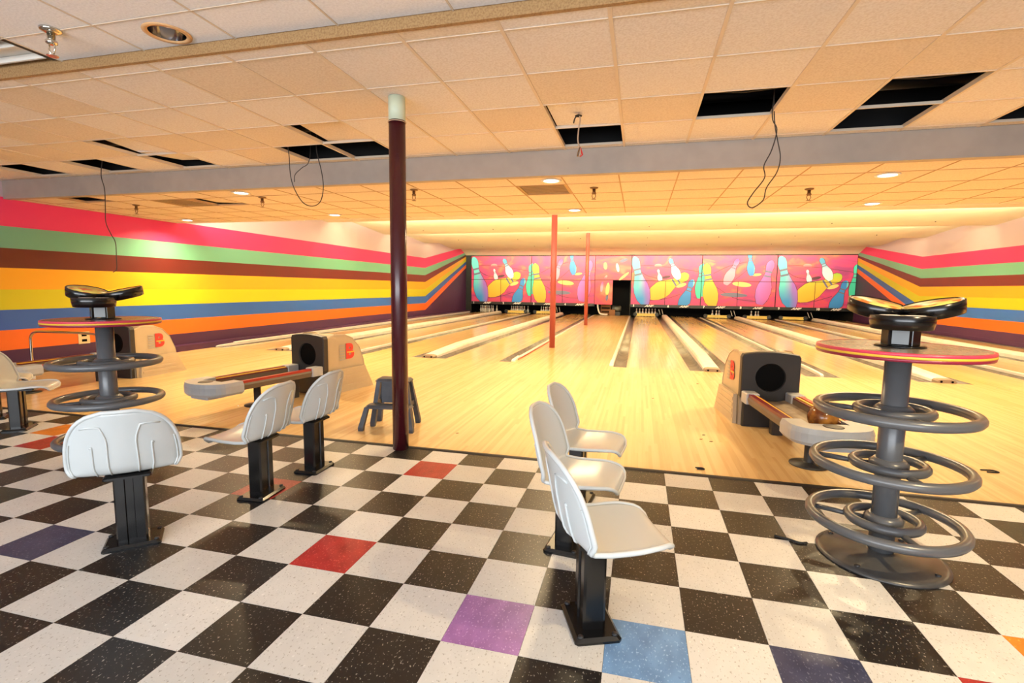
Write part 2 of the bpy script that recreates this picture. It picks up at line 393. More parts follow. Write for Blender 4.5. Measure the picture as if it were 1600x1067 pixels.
struct(MB().m(DARKV).box(XL, XR, YB + .02, YB + .1, ZF + .002, 3.9).build('void_dark_board'))  # added dark board, its black stands for the shade above the bulkhead
xsR = [1.04 + .615 * k for k in range(-16, 16)]; xsR = [XL + .005] + [x for x in xsR if XL + .1 < x < XR - .1] + [XR - .005]
ysR = [YB + .1, 4.03, 4.64, 5.25, 5.86, YC]
def colR(x): return max(i for i in range(len(xsR)) if xsR[i] <= x + .02)
HR = {(colR(-.80), 1)}
TR = {(colR(-7.0), 0): (.04, -.04, .05, .06, .09, 0), (colR(-5.7), 1): (.02, .0, .03, .0, .05, 0)}
HR.add((colR(-6.34), 1))
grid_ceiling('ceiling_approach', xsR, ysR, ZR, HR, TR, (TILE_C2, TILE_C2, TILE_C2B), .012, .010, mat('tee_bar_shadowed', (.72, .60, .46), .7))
struct(MB().m(WAVE).box(XL, XR, YC, YC + .03, ZR - .005, 3.6).build('cove_blocker_trim'))  # fascia carried up unseen, added to keep cove light out of the void
# vents fill two openings of the approach ceiling
VENT = mat('vent_tan', (.66, .55, .38), .6)
for x in (-.805, -6.34):
    i = colR(x); xa, xb, ya, yb = xsR[i] + .007, xsR[i + 1] - .007, ysR[1] + .006, ysR[2] - .006
    v = thing('ceiling_vent', ((xa + xb) / 2, (ya + yb) / 2, ZR), 'tan square air vent in the approach ceiling ' + ('above the two thin red columns' if x > -3 else 'near the striped left wall'), 'vent', group='air vents')
    w_, d_ = (xb - xa) / 2, (yb - ya) / 2
    b = MB().m(VENT).box(-w_, w_, -d_, -d_ + .03, .0, .012).box(-w_, w_, d_ - .03, d_, .0, .012).box(-w_, -w_ + .03, -d_ + .03, d_ - .03, .0, .012).box(w_ - .03, w_, -d_ + .03, d_ - .03, .0, .012)
    b.build('vent_frame', v)
    sl = MB().m(VENT).prism([(-.024, .002), (-.024, .005), (.022, .010), (.022, .007)], 'x', -w_ + .03, w_ - .03).mesh('slat')
    for k in range(11): link('slat', sl, v, (0, -d_ + .055 + k * (2 * d_ - .11) / 10, 0))
    MB().m(DARKV).box(-w_, w_, -d_, d_, .022, .03).build('backing', v)
# wave ceiling over the lanes
LIPS = (11.5, 14.95, 18.5, 21.8); ZLIP, ZTOP = 3.22, 3.50
prof = [(YC + .03, 3.52), (8.1, 3.50)]
for y in LIPS: prof += [(y - .04, ZLIP), (y, ZLIP), (y + .01, ZTOP)]
prof += [(22.9, 3.36), (YM + .02, 3.03), (YM + .3, 3.03)]
b = MB().m(WAVE)
for (ya, za), (yb, zb) in zip(prof, prof[1:]):
    b.prism([(ya, za), (yb, zb), (yb, zb + .02), (ya, za + .02)] if abs(yb - ya) > .02 else [(ya - .012, za), (yb, za), (yb, zb + .02), (ya - .012, zb + .02)], 'x', XL, XR)
struct(b.build('ceiling_lanes'))
hk = MB().m(STEELD).lathe([(.012, 0), (.02, -.012), (.006, -.03)], n=8).mesh('ceiling_hook')
for y, z in ((14.2, 3.281), (17.7, 3.284), (21.0, 3.288)):
    for k in range(7):
        tag(link('ceiling_hook', hk, None, (-6.6 + 2.5 * k, y + .1, z)), 'tiny dark screw hook in the pale wave ceiling over the lanes', 'hook', 'hooks in the wave ceiling')
# dark void above the open tiles: joists, ducts
j = MB().m(STEELD).box(-8.2, 7.0, -.03, .03, 3.35, 3.55).mesh('joist')
for y in (1.2, 2.5, 3.2): tag(struct(link('ceiling_joist', j, None, (0, y, 0))))
b = MB().m(STEELD).tube([(-8.2, 3.12, 3.1), (7, 3.12, 3.1)], .05, 8); struct(b.build('ceiling_pipe'))
for i, (x, y0, y1) in enumerate(((1.4, 2.2, 2.75), (2.6, 2.2, 3.4), (-2.9, 2.8, 3.4))):
    struct(MB().m(STEELD).tube([(x - .28, y0 + .18, ZF + .08), (x + .02, y0 + .2, ZF + .065), (x + .3, y0 + .2, ZF + .08)], .007, 6).build('ceiling_hanger_wire'))
# ------------------------------------------------------------------ lamps
def downlight(x, y, z, label, on=True, power=POW_DOWN, r=.085, group='round recessed downlights'):
    t = thing('recessed_downlight', (x, y, z), label, 'ceiling light', group=group)
    rim = MB().m(METALW if on else mat('trim_peach', (.86, .68, .48), .5)); n = 32
    rim.lathe([(r, .002), (r + .005, -.008), (r + .03, -.006), (r + .032, .0), (r, .0)], n=n, cap=False).build('trim_ring', t)
    MB().m(REFL).lathe([(r, .0), (r * .97, .06), (r * .8, .12), (r * .5, .15), (.005, .155)], n=n, cap=False).build('reflector', t)
    if on:
        MB().m(LAMPON).lathe([(.001, -.003), (r * .6, -.0025), (r, .0), (r * .6, .004), (.001, .004)], n=n, cap=False).build('lens', t)
        a = area('downlight_lamp', (x, y, z - .02), r * 1.9, power, WARM, (0, 0, -1), spread=2.6); a.parent = None
    else:
        MB().m(mat('bulb_glass', (.9, .9, .9), .1)).lathe([(.001, .03), (.03, .04), (.042, .075), (.03, .12), (.02, .15)], n=16, cap=False).build('bulb', t)
    return t
downlight(-.33, 3.80, ZR - .003, 'lit round downlight in the approach ceiling above the white seats')
downlight(3.14, 4.18, ZR - .003, 'lit round downlight in the approach ceiling above the right ring table')
downlight(-4.5, 3.78, ZR - .003, 'lit round downlight just behind the bulkhead left of the maroon column')
downlight(-.34, 6.0, ZR - .003, 'lit round downlight by the far edge above the thin red column')
downlight(3.75, 6.1, ZR - .003, 'lit round downlight by the far edge above the right ball return')
downlight(-4.46, 5.85, ZR - .003, 'lit round downlight by the far edge just left of the maroon column')
downlight(-7.75, 6.0, ZR - .003, 'lit round downlight close to the striped left wall')
downlight(6.9, 4.2, ZR - .003, 'assumed lit round downlight over the right end of the approach')  # out of view, assumed to carry on the row
downlight(7.7, 6.1, ZR - .003, 'assumed lit round downlight over the right end of the foul line')  # assumed as well, beyond the right of the view
downlight(LX, LY, ZN - .001, 'unlit round downlight with bare metal reflector at the upper left', False, r=.1)
for x, y in ((2.9, -.8),):
    downlight(x, y, ZN - .003, 'assumed lit round downlight in the near ceiling above the right ring table side', power=POW_HALL)  # assumed lamp out of view, warms the floor at the right
# assumed fluorescent tubes hidden in the cove behind the end of the approach ceiling
TUBE = mat('tube_glow', (1, .95, .8), .5, emit=(1, .86, .58), strength=2.2)
def strip_row(y, z, label, group):
    hm = MB().m(METALW).box(-1.5, 1.5, -.03, .03, -.012, .02).mesh('housing'); tm = MB().m(TUBE).tube([(-1.45, 0, -.024), (1.45, 0, -.024)], .012, 8).mesh('tube')
    for k in range(6):
        t = thing('assumed_strip_light', (-6.8 + 3.06 * k, y, z), label, 'strip light', group=group); link('housing', hm, t); link('tube', tm, t)
for k in range(6):
    x = -6.9 + 3.05 * k
    t = thing('assumed_cove_light', (x, YC + .2, ZR + .06), 'assumed warm fluorescent strip light hidden in the cove over the foul line', 'cove light', group='assumed cove strip lights')
    MB().m(METALW).box(-1.3, 1.3, -.05, .05, -.04, 0).build('housing', t)
    MB().m(TUBE).tube([(-1.25, 0, .035), (1.25, 0, .035)], .016, 8).build('tube', t)
area('assumed_cove_lamp', (.8, YC + .22, ZR + .16), 17.5, POW_COVE, (1, .86, .60), (0, .8, .6), .12)
for y, lb in ((11.5, 'first lip'), (14.95, 'second lip'), (18.5, 'third lip'), (21.8, 'last lip')):  # assumed lamps, unseen behind each lip, for the bright bands on the panels
    strip_row(y + .075, 3.40, 'assumed warm strip light tucked behind the %s of the stepped lane ceiling' % lb, 'assumed strip lights behind the %s' % lb)
    area('assumed_wave_lamp', (.8, y + .1, 3.30), 17.5, POW_WAVE * (.02 if y > 20 else .4 if y > 17 else 1), (1, .90, .56), (0, .87, .49) if y < 20 else (0, .9, -.3), .1, spread=1.7 if y < 20 else PI)
# ------------------------------------------------------------------ lanes
YD = YM - .05
LNW = {1: 'running along the striped left wall', 2: 'second from the striped left wall', 3: 'third from the striped left wall, left of a wide cream cover', 4: 'just left of the walkway with the thin red columns', 5: 'just right of the walkway with the thin red columns', 6: 'second to the right of the walkway', 7: 'third to the right of the walkway', 8: 'fourth to the right of the walkway, behind the right ring table', 9: 'second from the striped right wall', 10: 'running along the striped right wall'}
def lane(x0, n):
    t = thing('bowling_lane', (x0, YF, 0), 'pale wooden bowling lane ' + LNW[n], 'bowling lane', group='bowling lanes')
    MB().m(LANEW).box(0, LW, 0, YM + 1.0 - YF, -.12, 0).build('lane_bed', t)
    for s, xa in ((0, -GW), (1, LW)):
        P = [(xa + GW / 2 - GW / 2 * math.cos(PI * k / 8), -.012 - .075 * math.sin(PI * k / 8)) for k in range(9)]
        P = [(xa + .001, -.002)] + P[1:-1] + [(xa + GW - .001, -.002)]
        MB().m(GUT).prism(P + [(xa + GW - .001, -.115), (xa + .001, -.115)], 'y', 0, YM + .8 - YF, True).build('gutter', t)
    # inlaid aiming dots and arrows
    DOT = mat('lane_dots', (.25, .14, .08), .4)
    for q in (.12, .27, .42, .62, .77, .92):
        MB().m(DOT).lathe([(.011, 0), (.011, .0006)], (q, -.28), 8).build('dot', t)
    return t
lx = {}
for k in range(3): lx[5 + 2 * k] = L5 + k * PER; lx[6 + 2 * k] = L5 + k * PER + LW + WG
for k in range(2): lx[4 - 2 * k] = R4 - k * PER - LW; lx[3 - 2 * k] = R4 - k * PER - 2 * LW - WG
for n in sorted(lx): lane(lx[n], n)
# wide return covers between the lanes of a pair, with a low blunt nose
def wide_cap(xc, label):
    t = thing('ball_track_cover', (xc, YF, 0), label, 'lane divider', group='wide cream ball track covers')
    h = CW / 2
    def sec(z, w_): return [(-w_, -.115), (-w_, z * .55), (-w_ * .82, z * .86), (-w_ * .5, z), (w_ * .5, z), (w_ * .82, z * .86), (w_, z * .55), (w_, -.115)]
    rings = []
    for y, z in ((.12, .06), (.35, .072), (1.0, .10), (1.7, .125), (YD - YF - .2, .125)): rings.append([(u, y, v) for u, v in sec(z, h - .001)])
    MB().m(CREAM).loft(rings, True, True, False).build('cover', t)
    n_ = MB().m(CAPN).loft([[(u, -.02, v) for u, v in sec(.05, h * .95)], [(u, .12, v) for u, v in sec(.06, h - .001)]]).build('nose', t)
    for s in (-.5, .5): MB().m(HOLE).lathe([(.016, 0), (.016, .006)], n=10).xf(Matrix.Translation((h * s * 1.1, -.021, .022)) @ Matrix.Rotation(PI / 2, 4, 'X')).build('screw_hole', n_)
for k, (n, lb) in enumerate(((1, 'far left one beside the striped wall'), (3, 'just right of the maroon column'), (5, 'running straight away right of the walkway'), (7, 'starting behind the right ring table'), (9, 'rightmost, by the striped right wall'))):
    wide_cap(lx[n] + LW + GW + CW / 2, 'wide cream ball track cover between two lanes, ' + lb)
def narrow(xc, label, w_=NW, zz=.05, red=None, name='lane_divider', z0=-.11):
    t = thing(name, (xc, YF, 0), label, 'lane divider', group='narrow white lane dividers')
    MB().m(METALW).prism([(-w_ / 2 + .001, z0), (-w_ / 2 + .001, zz - .012), (-w_ / 2 + .01, zz), (w_ / 2 - .01, zz), (w_ / 2 - .001, zz - .012), (w_ / 2 - .001, z0)], 'y', .55, YD - YF - .2).build('rail', t)
    MB().m(CREAM).prism([(.06, z0), (.06, .02), (.12, .035), (.55, .045), (.55, z0)], 'x', -w_ / 2 + .001, w_ / 2 - .001).build('end_cap', t)
    if red: MB().m(RAILR).box(red, red + .012, .3, 4.2, .0005, .02).build('red_edge', t)
narrow(lx[3] - GW - NW / 2, 'narrow white divider rail left of the third lane')
narrow(lx[7] - GW - NW / 2, 'narrow white divider rail ending behind the right ball return')
narrow(lx[9] - GW - NW / 2, 'narrow white divider rail between the two right lane pairs')
narrow(R4 + GW + .035, 'narrow white rail with red edge along the left of the walkway', .07, .03, .036, z0=.0006)
narrow(L5 - GW - .035, 'narrow white rail along the right of the walkway', .07, .03, z0=.0006)
narrow(lx[1] - GW - .025, 'narrow white rail at the foot of the left wall ledge', .05, .07)
narrow(lx[10] + LW + GW + .03, 'narrow white rail at the foot of the right wall', .05, .07)
# ------------------------------------------------------------------ masking units with printed art
def art_mat(name, seed, c):
    m = mat(name, c[0], .45); n, l, b_ = nt(m)
    tc = n.new('ShaderNodeTexCoord'); mp = n.new('ShaderNodeMapping'); mp.inputs['Scale'].default_value = (.55, 1, 1.1); mp.inputs['Location'].default_value = (seed, 0, seed); mp.inputs['Rotation'].default_value = (0, .2, 0)
    no = n.new('ShaderNodeTexNoise'); no.inputs['Scale'].default_value = 1.3; no.inputs['Detail'].default_value = 3; no.inputs['Distortion'].default_value = 1.2
    l.new(tc.outputs['Object'], mp.inputs[0]); l.new(mp.outputs[0], no.inputs['Vector'])
    cr = n.new('ShaderNodeValToRGB'); e = cr.color_ramp.elements; e[0].position = .3; e[1].position = .72; e[0].color = (*lin(c[0]), 1); e[1].color = (*lin(c[-1]), 1)
    for k, cc in enumerate(c[1:-1]): q = e.new(.3 + .42 * (k + 1) / (len(c) - 1)); q.color = (*lin(cc), 1)
    l.new(no.outputs['Fac'], cr.inputs[0]); l.new(cr.outputs[0], b_.inputs['Base Color']); return m
PANEL = [art_mat('mural_pink_%d' % k, 3.1 * k, ((.62, .20, .48), (.82, .24, .48), (.86, .30, .40), (.90, .48, .34))) for k in range(3)]
WALKP = art_mat('mural_walkway', 9, ((.78, .16, .34), (.86, .22, .40), (.88, .32, .32), (.92, .50, .40)))
def grad(name, c0, c1, ax=2, lo=0, hi=1):
    m = mat(name, c0, .45); n, l, b_ = nt(m); tc = n.new('ShaderNodeTexCoord'); sp = n.new('ShaderNodeSeparateXYZ'); l.new(tc.outputs['Generated'], sp.inputs[0])
    cr = n.new('ShaderNodeValToRGB'); e = cr.color_ramp.elements; e[0].position = lo; e[1].position = hi; e[0].color = (*lin(c0), 1); e[1].color = (*lin(c1), 1)
    l.new(sp.outputs[ax], cr.inputs[0]); l.new(cr.outputs[0], b_.inputs['Base Color']); return m
PB = dict(blue=grad('print_blue', (.20, .55, .88), (.45, .85, .90), 0, .9, .1), blue2=grad('print_violet_blue', (.42, .80, .88), (.62, .40, .82), 0, .35, .85), yellow=grad('print_yellow', (.96, .74, .20), (.62, .80, .22), 2, .5, 1.0),
          sky=grad('print_sky', (.90, .94, .97), (.30, .62, .80), 2, .3, .8), teal=mat('print_teal', (.25, .82, .72), .45), lilac=grad('print_lilac', (.72, .42, .82), (.82, .35, .66), 0, .2, .9), rose=grad('print_rose', (.95, .60, .72), (.80, .25, .62), 2, .5, .95), white=mat('print_pale', (.90, .84, .93), .45),
          dark=mat('print_line', (.35, .16, .25), .5), glow=mat('print_glow', (.98, .85, .50), .5), band=mat('print_band', (.42, .42, .55), .5), ball=grad('print_ball', (.80, .25, .38), (.95, .62, .60), 2, .2, .95))
def big_pin_mat():
    m = mat('print_big_pin', (.4, .8, .9), .45); n, l, b_ = nt(m); tc = n.new('ShaderNodeTexCoord'); sp = n.new('ShaderNodeSeparateXYZ'); l.new(tc.outputs['Generated'], sp.inputs[0])
    def ramp(src, a, b, c0, c1):
        cr = n.new('ShaderNodeValToRGB'); e = cr.color_ramp.elements; e[0].position = a; e[1].position = b; e[0].color = (*c0, 1); e[1].color = (*c1, 1); l.new(src, cr.inputs[0]); return cr.outputs[0]
    ax = ramp(sp.outputs[0], .35, .75, lin((.40, .84, .86)), lin((.66, .38, .82))); az = ramp(sp.outputs[2], .12, .45, (1, 1, 1), (0, 0, 0)); dz = ramp(sp.outputs[0], .6, .95, (1, 1, 1), (.2, .2, .2))
    mu = n.new('ShaderNodeMath'); mu.operation = 'MULTIPLY'; l.new(az, mu.inputs[0]); l.new(dz, mu.inputs[1])
    mx = n.new('ShaderNodeMix'); mx.data_type = 'RGBA'; l.new(mu.outputs[0], mx.inputs['Factor']); l.new(ax, mx.inputs['A']); mx.inputs['B'].default_value = (*lin((.22, .58, .90)), 1); l.new(mx.outputs['Result'], b_.inputs['Base Color']); return m
PB['blue2'] = big_pin_mat()
PROF = [(0, .06), (.03, .085), (.15, .135), (.3, .158), (.42, .145), (.55, .10), (.66, .068), (.72, .062), (.8, .074), (.87, .084), (.94, .072), (.985, .036), (1.0, .005)]
def print_pin(par, UW, UH, top, bot, colr, d, fat=1.0, clip=True):
    a = Vector((top[0] * UW, (1 - top[1]) * UH)); c = Vector((bot[0] * UW, (1 - bot[1]) * UH)); ax = a - c; Ln = ax.length; ax.normalize(); nx = Vector((ax.y, -ax.x))
    def outline(g):
        P = [c + ax * (t * Ln) + nx * (w_ * Ln * fat + g) for t, w_ in PROF] + [c + ax * (t * Ln) - nx * (w_ * Ln * fat + g) for t, w_ in PROF[::-1]]
        return [(min(max(p.x, .012), UW - .012), min(max(p.y, .0), UH - .012)) for p in P]
    o = MB().m(PB['dark']).prism(outline(.02), 'y', -d, -d + .001).build('painted_outline', par)
    p_ = MB().m(PB[colr]).prism(outline(0), 'y', -d - .0015, -d - .0002).build('painted_pin', par)
    for t in (.64, .74):
        w_ = .07 * Ln * fat; P = [c + ax * ((t - .018) * Ln) + nx * w_, c + ax * ((t + .018) * Ln) + nx * w_, c + ax * ((t + .018) * Ln) - nx * w_, c + ax * ((t - .018) * Ln) - nx * w_]
        P = [(min(max(q.x, .012), UW - .012), min(max(q.y, 0), UH - .012)) for q in P]
        MB().m(PB['band']).prism(P, 'y', -d - .0025, -d - .0016).build('painted_band', p_)
def blob(par, UW, UH, c, rx, ry, colr, d, ang=0):
    P = []
    for k in range(20):
        x, y = rx * math.cos(2 * PI * k / 20), ry * math.sin(2 * PI * k / 20); P.append((c[0] * UW + x * math.cos(ang) - y * math.sin(ang), (1 - c[1]) * UH + x * math.sin(ang) + y * math.cos(ang)))
    MB().m(PB[colr]).prism(P, 'y', -d - .001, -d).build('painted_shape', par)
def stroke(par, UW, UH, pts, wd, d, colr='dark'):
    Q = smooth_pts([(x * UW, 0, (1 - y) * UH) for x, y in pts], 5); b_ = MB().m(PB[colr])
    for p, q in zip(Q, Q[1:]):
        t = (q - p).normalized(); nn = Vector((-t.z, 0, t.x)) * wd; b_.poly([(p + nn) + Vector((0, -d, 0)), (q + nn) + Vector((0, -d, 0)), (q - nn) + Vector((0, -d, 0)), (p - nn) + Vector((0, -d, 0))])
    b_.build('painted_line', par)
ZB0, ZT0 = .60, 3.00
def mask(xa, xb, n0, kind, label, pm):
    UW, UH = xb - xa, ZT0 - ZB0; zs = UH * .485
    t = thing('masking_unit', (xa, YM, ZB0), label, 'masking panel', group='masking units with printed pins')
    MB().m(BLACKM).box(.004, UW - .004, .015, .05, -.12, UH - .005).build('backing', t)
    MB().m(pm).box(.012, UW - .012, 0, .014, zs + .012, UH - .012).build('upper_panel', t)
    lp = MB().m(pm).box(.012, UW / 2 - .01, 0, .014, .0, zs - .012).mesh('lower_panel')
    link('lower_panel', lp, t); link('lower_panel', lp, t, (UW / 2 - .002, 0, 0))
    if kind == 'A':
        stroke(t, UW, UH, [(.12, .21), (.27, .20), (.38, .22), (.62, .25), (.98, .33)], .012, .001); stroke(t, UW, UH, [(.14, .33), (.25, .42), (.42, .47)], .012, .001); stroke(t, UW, UH, [(.28, .92), (.5, .88), (.72, .78)], .012, .001)
        blob(t, UW, UH, (.5, .44), .22, .07, 'dark', .0012, .2); blob(t, UW, UH, (.72, .6), .25, .09, 'glow', .0013, .3)
        blob(t, UW, UH, (.385, .21), .18, .10, 'ball', .002)
        print_pin(t, UW, UH, (.385, .28), (.43, .54), 'white', .003, 1.1); print_pin(t, UW, UH, (.82, .38), (.27, .84), 'yellow', .005, 1.25)
        print_pin(t, UW, UH, (.545, .06), (.685, .48), 'sky', .007, 1.15); print_pin(t, UW, UH, (.885, .48), (.73, 1.12), 'blue', .009, 1.05)
        print_pin(t, UW, UH, (.035, .02), (.22, 1.04), 'blue2', .011, .95)
        print_pin(t, UW, UH, (.995, .18), (.985, .86), 'teal', .013, .9)
    else:
        stroke(t, UW, UH, [(.16, .36), (.36, .22), (.6, .13)], .012, .001); stroke(t, UW, UH, [(.2, .62), (.5, .86), (.9, .9)], .012, .001); stroke(t, UW, UH, [(.44, .5), (.6, .3), (.62, .2)], .012, .001)
        blob(t, UW, UH, (.45, .78), .6, .10, 'band', .0012, -.03); blob(t, UW, UH, (.55, .57), .42, .11, 'glow', .0016, -.1); blob(t, UW, UH, (.74, .38), .2, .06, 'glow', .0018, .1)
        print_pin(t, UW, UH, (.005, .16), (.015, .82), 'teal', .003, .9); print_pin(t, UW, UH, (.055, .16), (.17, 1.05), 'yellow', .005, 1.0)
        print_pin(t, UW, UH, (.485, .07), (.33, .58), 'rose', .007, 1.05); print_pin(t, UW, UH, (.63, -.05), (.67, .40), 'blue', .009, 1.0); print_pin(t, UW, UH, (.925, .1), (.80, .96), 'lilac', .011, 1.0)
    s = MB().m(BLACKM).box(0, UW, -.020, -.0165, zs - .012, zs + .012).box(UW / 2 - .012, UW / 2 + .008, -.020, -.0165, 0, zs).box(0, .02, -.020, -.0165, 0, UH).build('seam', t)
    st = MB().m(STRIP).box(0, UW, -.06, .012, -.14, -.002).build('number_strip', t)
    for k in (0, 1):
        x = UW * (.035 + .5 * k) + .05
        text_obj(str(n0 + k), .15, WHITEP, st, Matrix.Translation((x, -.0615, -.072)) @ ROTX, 'numeral', bold=.006)
        text_obj('AMF', .13, WHITEP, st, Matrix.Translation((x + UW * .22, -.0615, -.072)) @ ROTX @ Matrix.Scale(1.5, 4, (1, 0, 0)), 'logo', shear=.45, bold=.006)
    for k in (.02,): MB().m(BLACKM).box(-.12, .16, -.03, .02, UH + .0, UH + .03).build('top_clip', t)
uA, uB = L5 - GW - .03, L5 - GW - .03
mask(uA, uA + PER, 5, 'A', 'pink pin mural panel numbered 5 and 6, right of the dark doorway', PANEL[1])
mask(uA + PER, uA + 2 * PER, 7, 'B', 'pink pin mural panel numbered 7 and 8 with purple pin', PANEL[2])
mask(uA + 2 * PER, min(uA + 3 * PER, XR - .01), 9, 'A', 'pink pin mural panel numbered 9 and 10 by the right wall', PANEL[0])
ub = R4 + GW + .03
mask(ub - PER, ub, 3, 'B', 'pink pin mural panel numbered 3 and 4 behind the red columns', PANEL[1])
mask(ub - 2 * PER, ub - PER, 1, 'A', 'pink pin mural panel numbered 1 and 2 by the left wall', PANEL[2])
struct(MB().m(BLACKM).box(XL + .001, ub - 2 * PER, YM + .001, YM + .06, 0, 3.05).build('trim_7'))
struct(MB().m(BLACKM).box(XL, XR, YM + .06, YM + .1, 3.0, 3.9).build('trim_8'))
# walkway panel with the open doorway
t = thing('walkway_panel', (ub, YM, 0), 'pink panel over the dark open doorway between lanes 4 and 5', 'masking panel')
UW = uA - ub; UH = ZT0
MB().m(WALKP).box(.012, UW - .012, 0, .03, 1.80, UH - .012).build('upper_panel', t)
MB().m(WALKP).box(.012, UW * .5, -.01, .03, .56, 1.775).build('side_panel', t)
MB().m(BLACKM).box(UW - .03, UW, -.01, .06, 0, 1.8).build('door_jamb', t); MB().m(BLACKM).box(0, UW, .031, .06, 1.775, 1.80).build('head_rail', t)
for c_, rx, ry, cl, a in (((.28, .17), .09, .18, 'glow', .1), ((.62, .2), .07, .22, 'white', .2), ((.8, .34), .3, .06, 'glow', .7), ((.78, .08), .2, .08, 'band', .3), ((.3, .36), .06, .12, 'ball', -.6)): blob(t, UW, UH, c_, rx, ry, cl, .002, a)
for c_, rx, ry, cl in (((.2, .52), .07, .26, 'rose'), ((.36, .56), .09, .34, 'glow'), ((.35, .7), .07, .16, 'band')): blob(t, UW, UH, c_, rx, ry, cl, .012, -.1)
# clutter in the doorway
tag(MB().m(WHITEP).tube(smooth_pts([(ub + .16, YM + .12, .56), (ub + .2, YM + .1, .3), (ub + .3, YM + .05, .1), (ub + .5, YM, .06), (ub + .68, YM, .06)]), .04, 8).build('drain_pipe'), 'white bent pipe under the small pink door panel', 'pipe')
t = thing('crate', (ub + .55, YM + .5, 0), 'brown wooden crate behind the pink door panel', 'crate')
b = MB().m(BROWN)
for s in (-.25, .21): MB().m(BROWN).box(s, s + .04, -.02, .02, 0, .55).build('post', t)
for z in (.02, .2, .4): MB().m(BROWN).box(-.25, .25, -.035, -.021, z, z + .12).build('slat', t)
t = thing('machine_motor', (ub + 1.1, YM + .45, 0), 'grey machine part lying in the dark doorway', 'machine part')
MB().m(STEELD).bbox(-.25, .2, -.2, .2, 0, .2, .02).build('base', t); MB().m(GREYPM).lathe([(.14, -.22), (.15, -.2), (.15, .2), (.1, .24)], n=16).xf(Matrix.Translation((0, 0, .35)) @ Matrix.Rotation(PI / 2, 4, 'Y')).build('drum', t)
MB().m(BROWN).bbox(-.35, -.05, -.3, -.205, 0, .3, .01).build('cover', t)
# ------------------------------------------------------------------ pins and sweep bars in the pin bays
pinm = MB().m(PINW).lathe([(.026, 0), (.036, .02), (.054, .08), (.0605, .115), (.055, .16), (.036, .22), (.024, .265), (.0235, .285), (.029, .325), (.0325, .345), (.028, .37), (.014, .381)], n=12).mesh('body')
pinb = MB().m(PINR).lathe([(.0275, .252), (.0262, .264), (.0268, .272)], n=12, cap=False).mesh('neck_band')
words = {1: 'the leftmost pin bay', 2: 'the second pin bay from the left', 3: 'the third pin bay from the left', 5: 'the bay right of the dark doorway', 7: 'the third bay right of the doorway', 8: 'the fourth bay right of the doorway', 9: 'the second bay from the right wall'}
for n, rows, z0 in ((1, 4, 0), (2, 4, .0), (3, 3, .0), (5, 4, .0), (7, 2, .0), (8, 2, .0)):
    xc = lx[n] + LW / 2
    for r in range(rows):
        for k in range(r + 1):
            t = thing('bowling_pin', (xc + (k - r / 2) * .305, YM + .16 + r * .2, z0), 'white bowling pin with red neck standing in ' + words[n], 'bowling pin', group='pins in ' + words[n])
            link('body', pinm, t); link('neck_band', pinb, t)
for n in (2, 3, 5, 7, 8, 9):
    t = thing('sweep_bar', (lx[n] + LW / 2, YM - .12, 0), 'yellow sweep bar in front of ' + words[n], 'sweep bar', group='sweep bars')
    MB().m(BARY).bbox(-.46, .46, -.02, .02, .03, .16, .006).build('bar', t)
    for s in (-1, 1): MB().m(STEELD).lathe([(.09, -.03), (.1, 0), (.09, .03)], n=14).xf(Matrix.Translation((s * .52, 0, .11)) @ Matrix.Rotation(PI / 2, 4, 'X')).build('pivot', t)
    if n % 2: 
        for s in (.60, .74): MB().m(METALW).tube([(s, .06, .38), (s + .07, -.05, .13)], .012, 6).build('arm', t)
# ------------------------------------------------------------------ columns
def column(y, r, mt, label, z1, sleeve=None):
    t = thing('support_column', (-1.2, y, 0), label, 'column')
    MB().m(mt).lathe([(r, 0.0), (r, z1 if not sleeve else sleeve)], n=32).build('shaft', t)
    if sleeve: MB().m(CREAMG).lathe([(r + .001, sleeve), (r + .001, z1)], n=32).build('sleeve', t); MB().m(WIREL).torus((0, 0, sleeve - .01), r + .003, .004, 24, 6).build('tie', t)
    return t
column(1.76, .065, MAROON, 'thick dark maroon column with cream top at the tile edge', ZF - .001, 2.63)
column(9.28, .065, BRICKR, 'nearer thin brick-red column standing on the walkway', 3.39)
column(16.68, .065, BRICKR, 'farther thin brick-red column standing on the walkway', 3.35)
# ------------------------------------------------------------------ seats
PROFS = [(.216, .362), (.214, .378), (.203, .393), (.175, .401), (.11, .401), (.03, .394), (-.05, .391), (-.115, .396), (-.16, .412), (-.187, .445), (-.202, .50), (-.214, .56), (-.226, .62), (-.240, .685), (-.250, .735)]
PLEN = [0]
for a, b in zip(PROFS, PROFS[1:]): PLEN.append(PLEN[-1] + math.dist(a, b))
def shell_pt(s, u):
    """s 0..1 along the profile from the front lip over the pan and up the back; u -1..1 across"""
    q = s * PLEN[-1]; i = max(k for k in range(len(PLEN) - 1) if PLEN[k] <= q + 1e-9); f = (q - PLEN[i]) / (PLEN[i + 1] - PLEN[i])
    y = PROFS[i][0] * (1 - f) + PROFS[i + 1][0] * f; z = PROFS[i][1] * (1 - f) + PROFS[i + 1][1] * f
    def rnd(e, p): e = min(max(e, .0), 1); return (1 - (1 - e) ** p) ** (1 / p)
    w_ = .205 + .025 * min(max((s - .5) / .1, 0), 1)
    if s < .30: w_ *= rnd(.10 + s / .30, 2.3)
    if s > .60: w_ *= rnd(.012 + (1 - s) / .40, 2.7)
    k = min(max((s - .48) / .12, 0), 1); uu = (u * w_ / .23) ** 2
    return Vector((u * w_, y + .05 + k * .07 * uu, z + (1 - k) * .014 * uu))
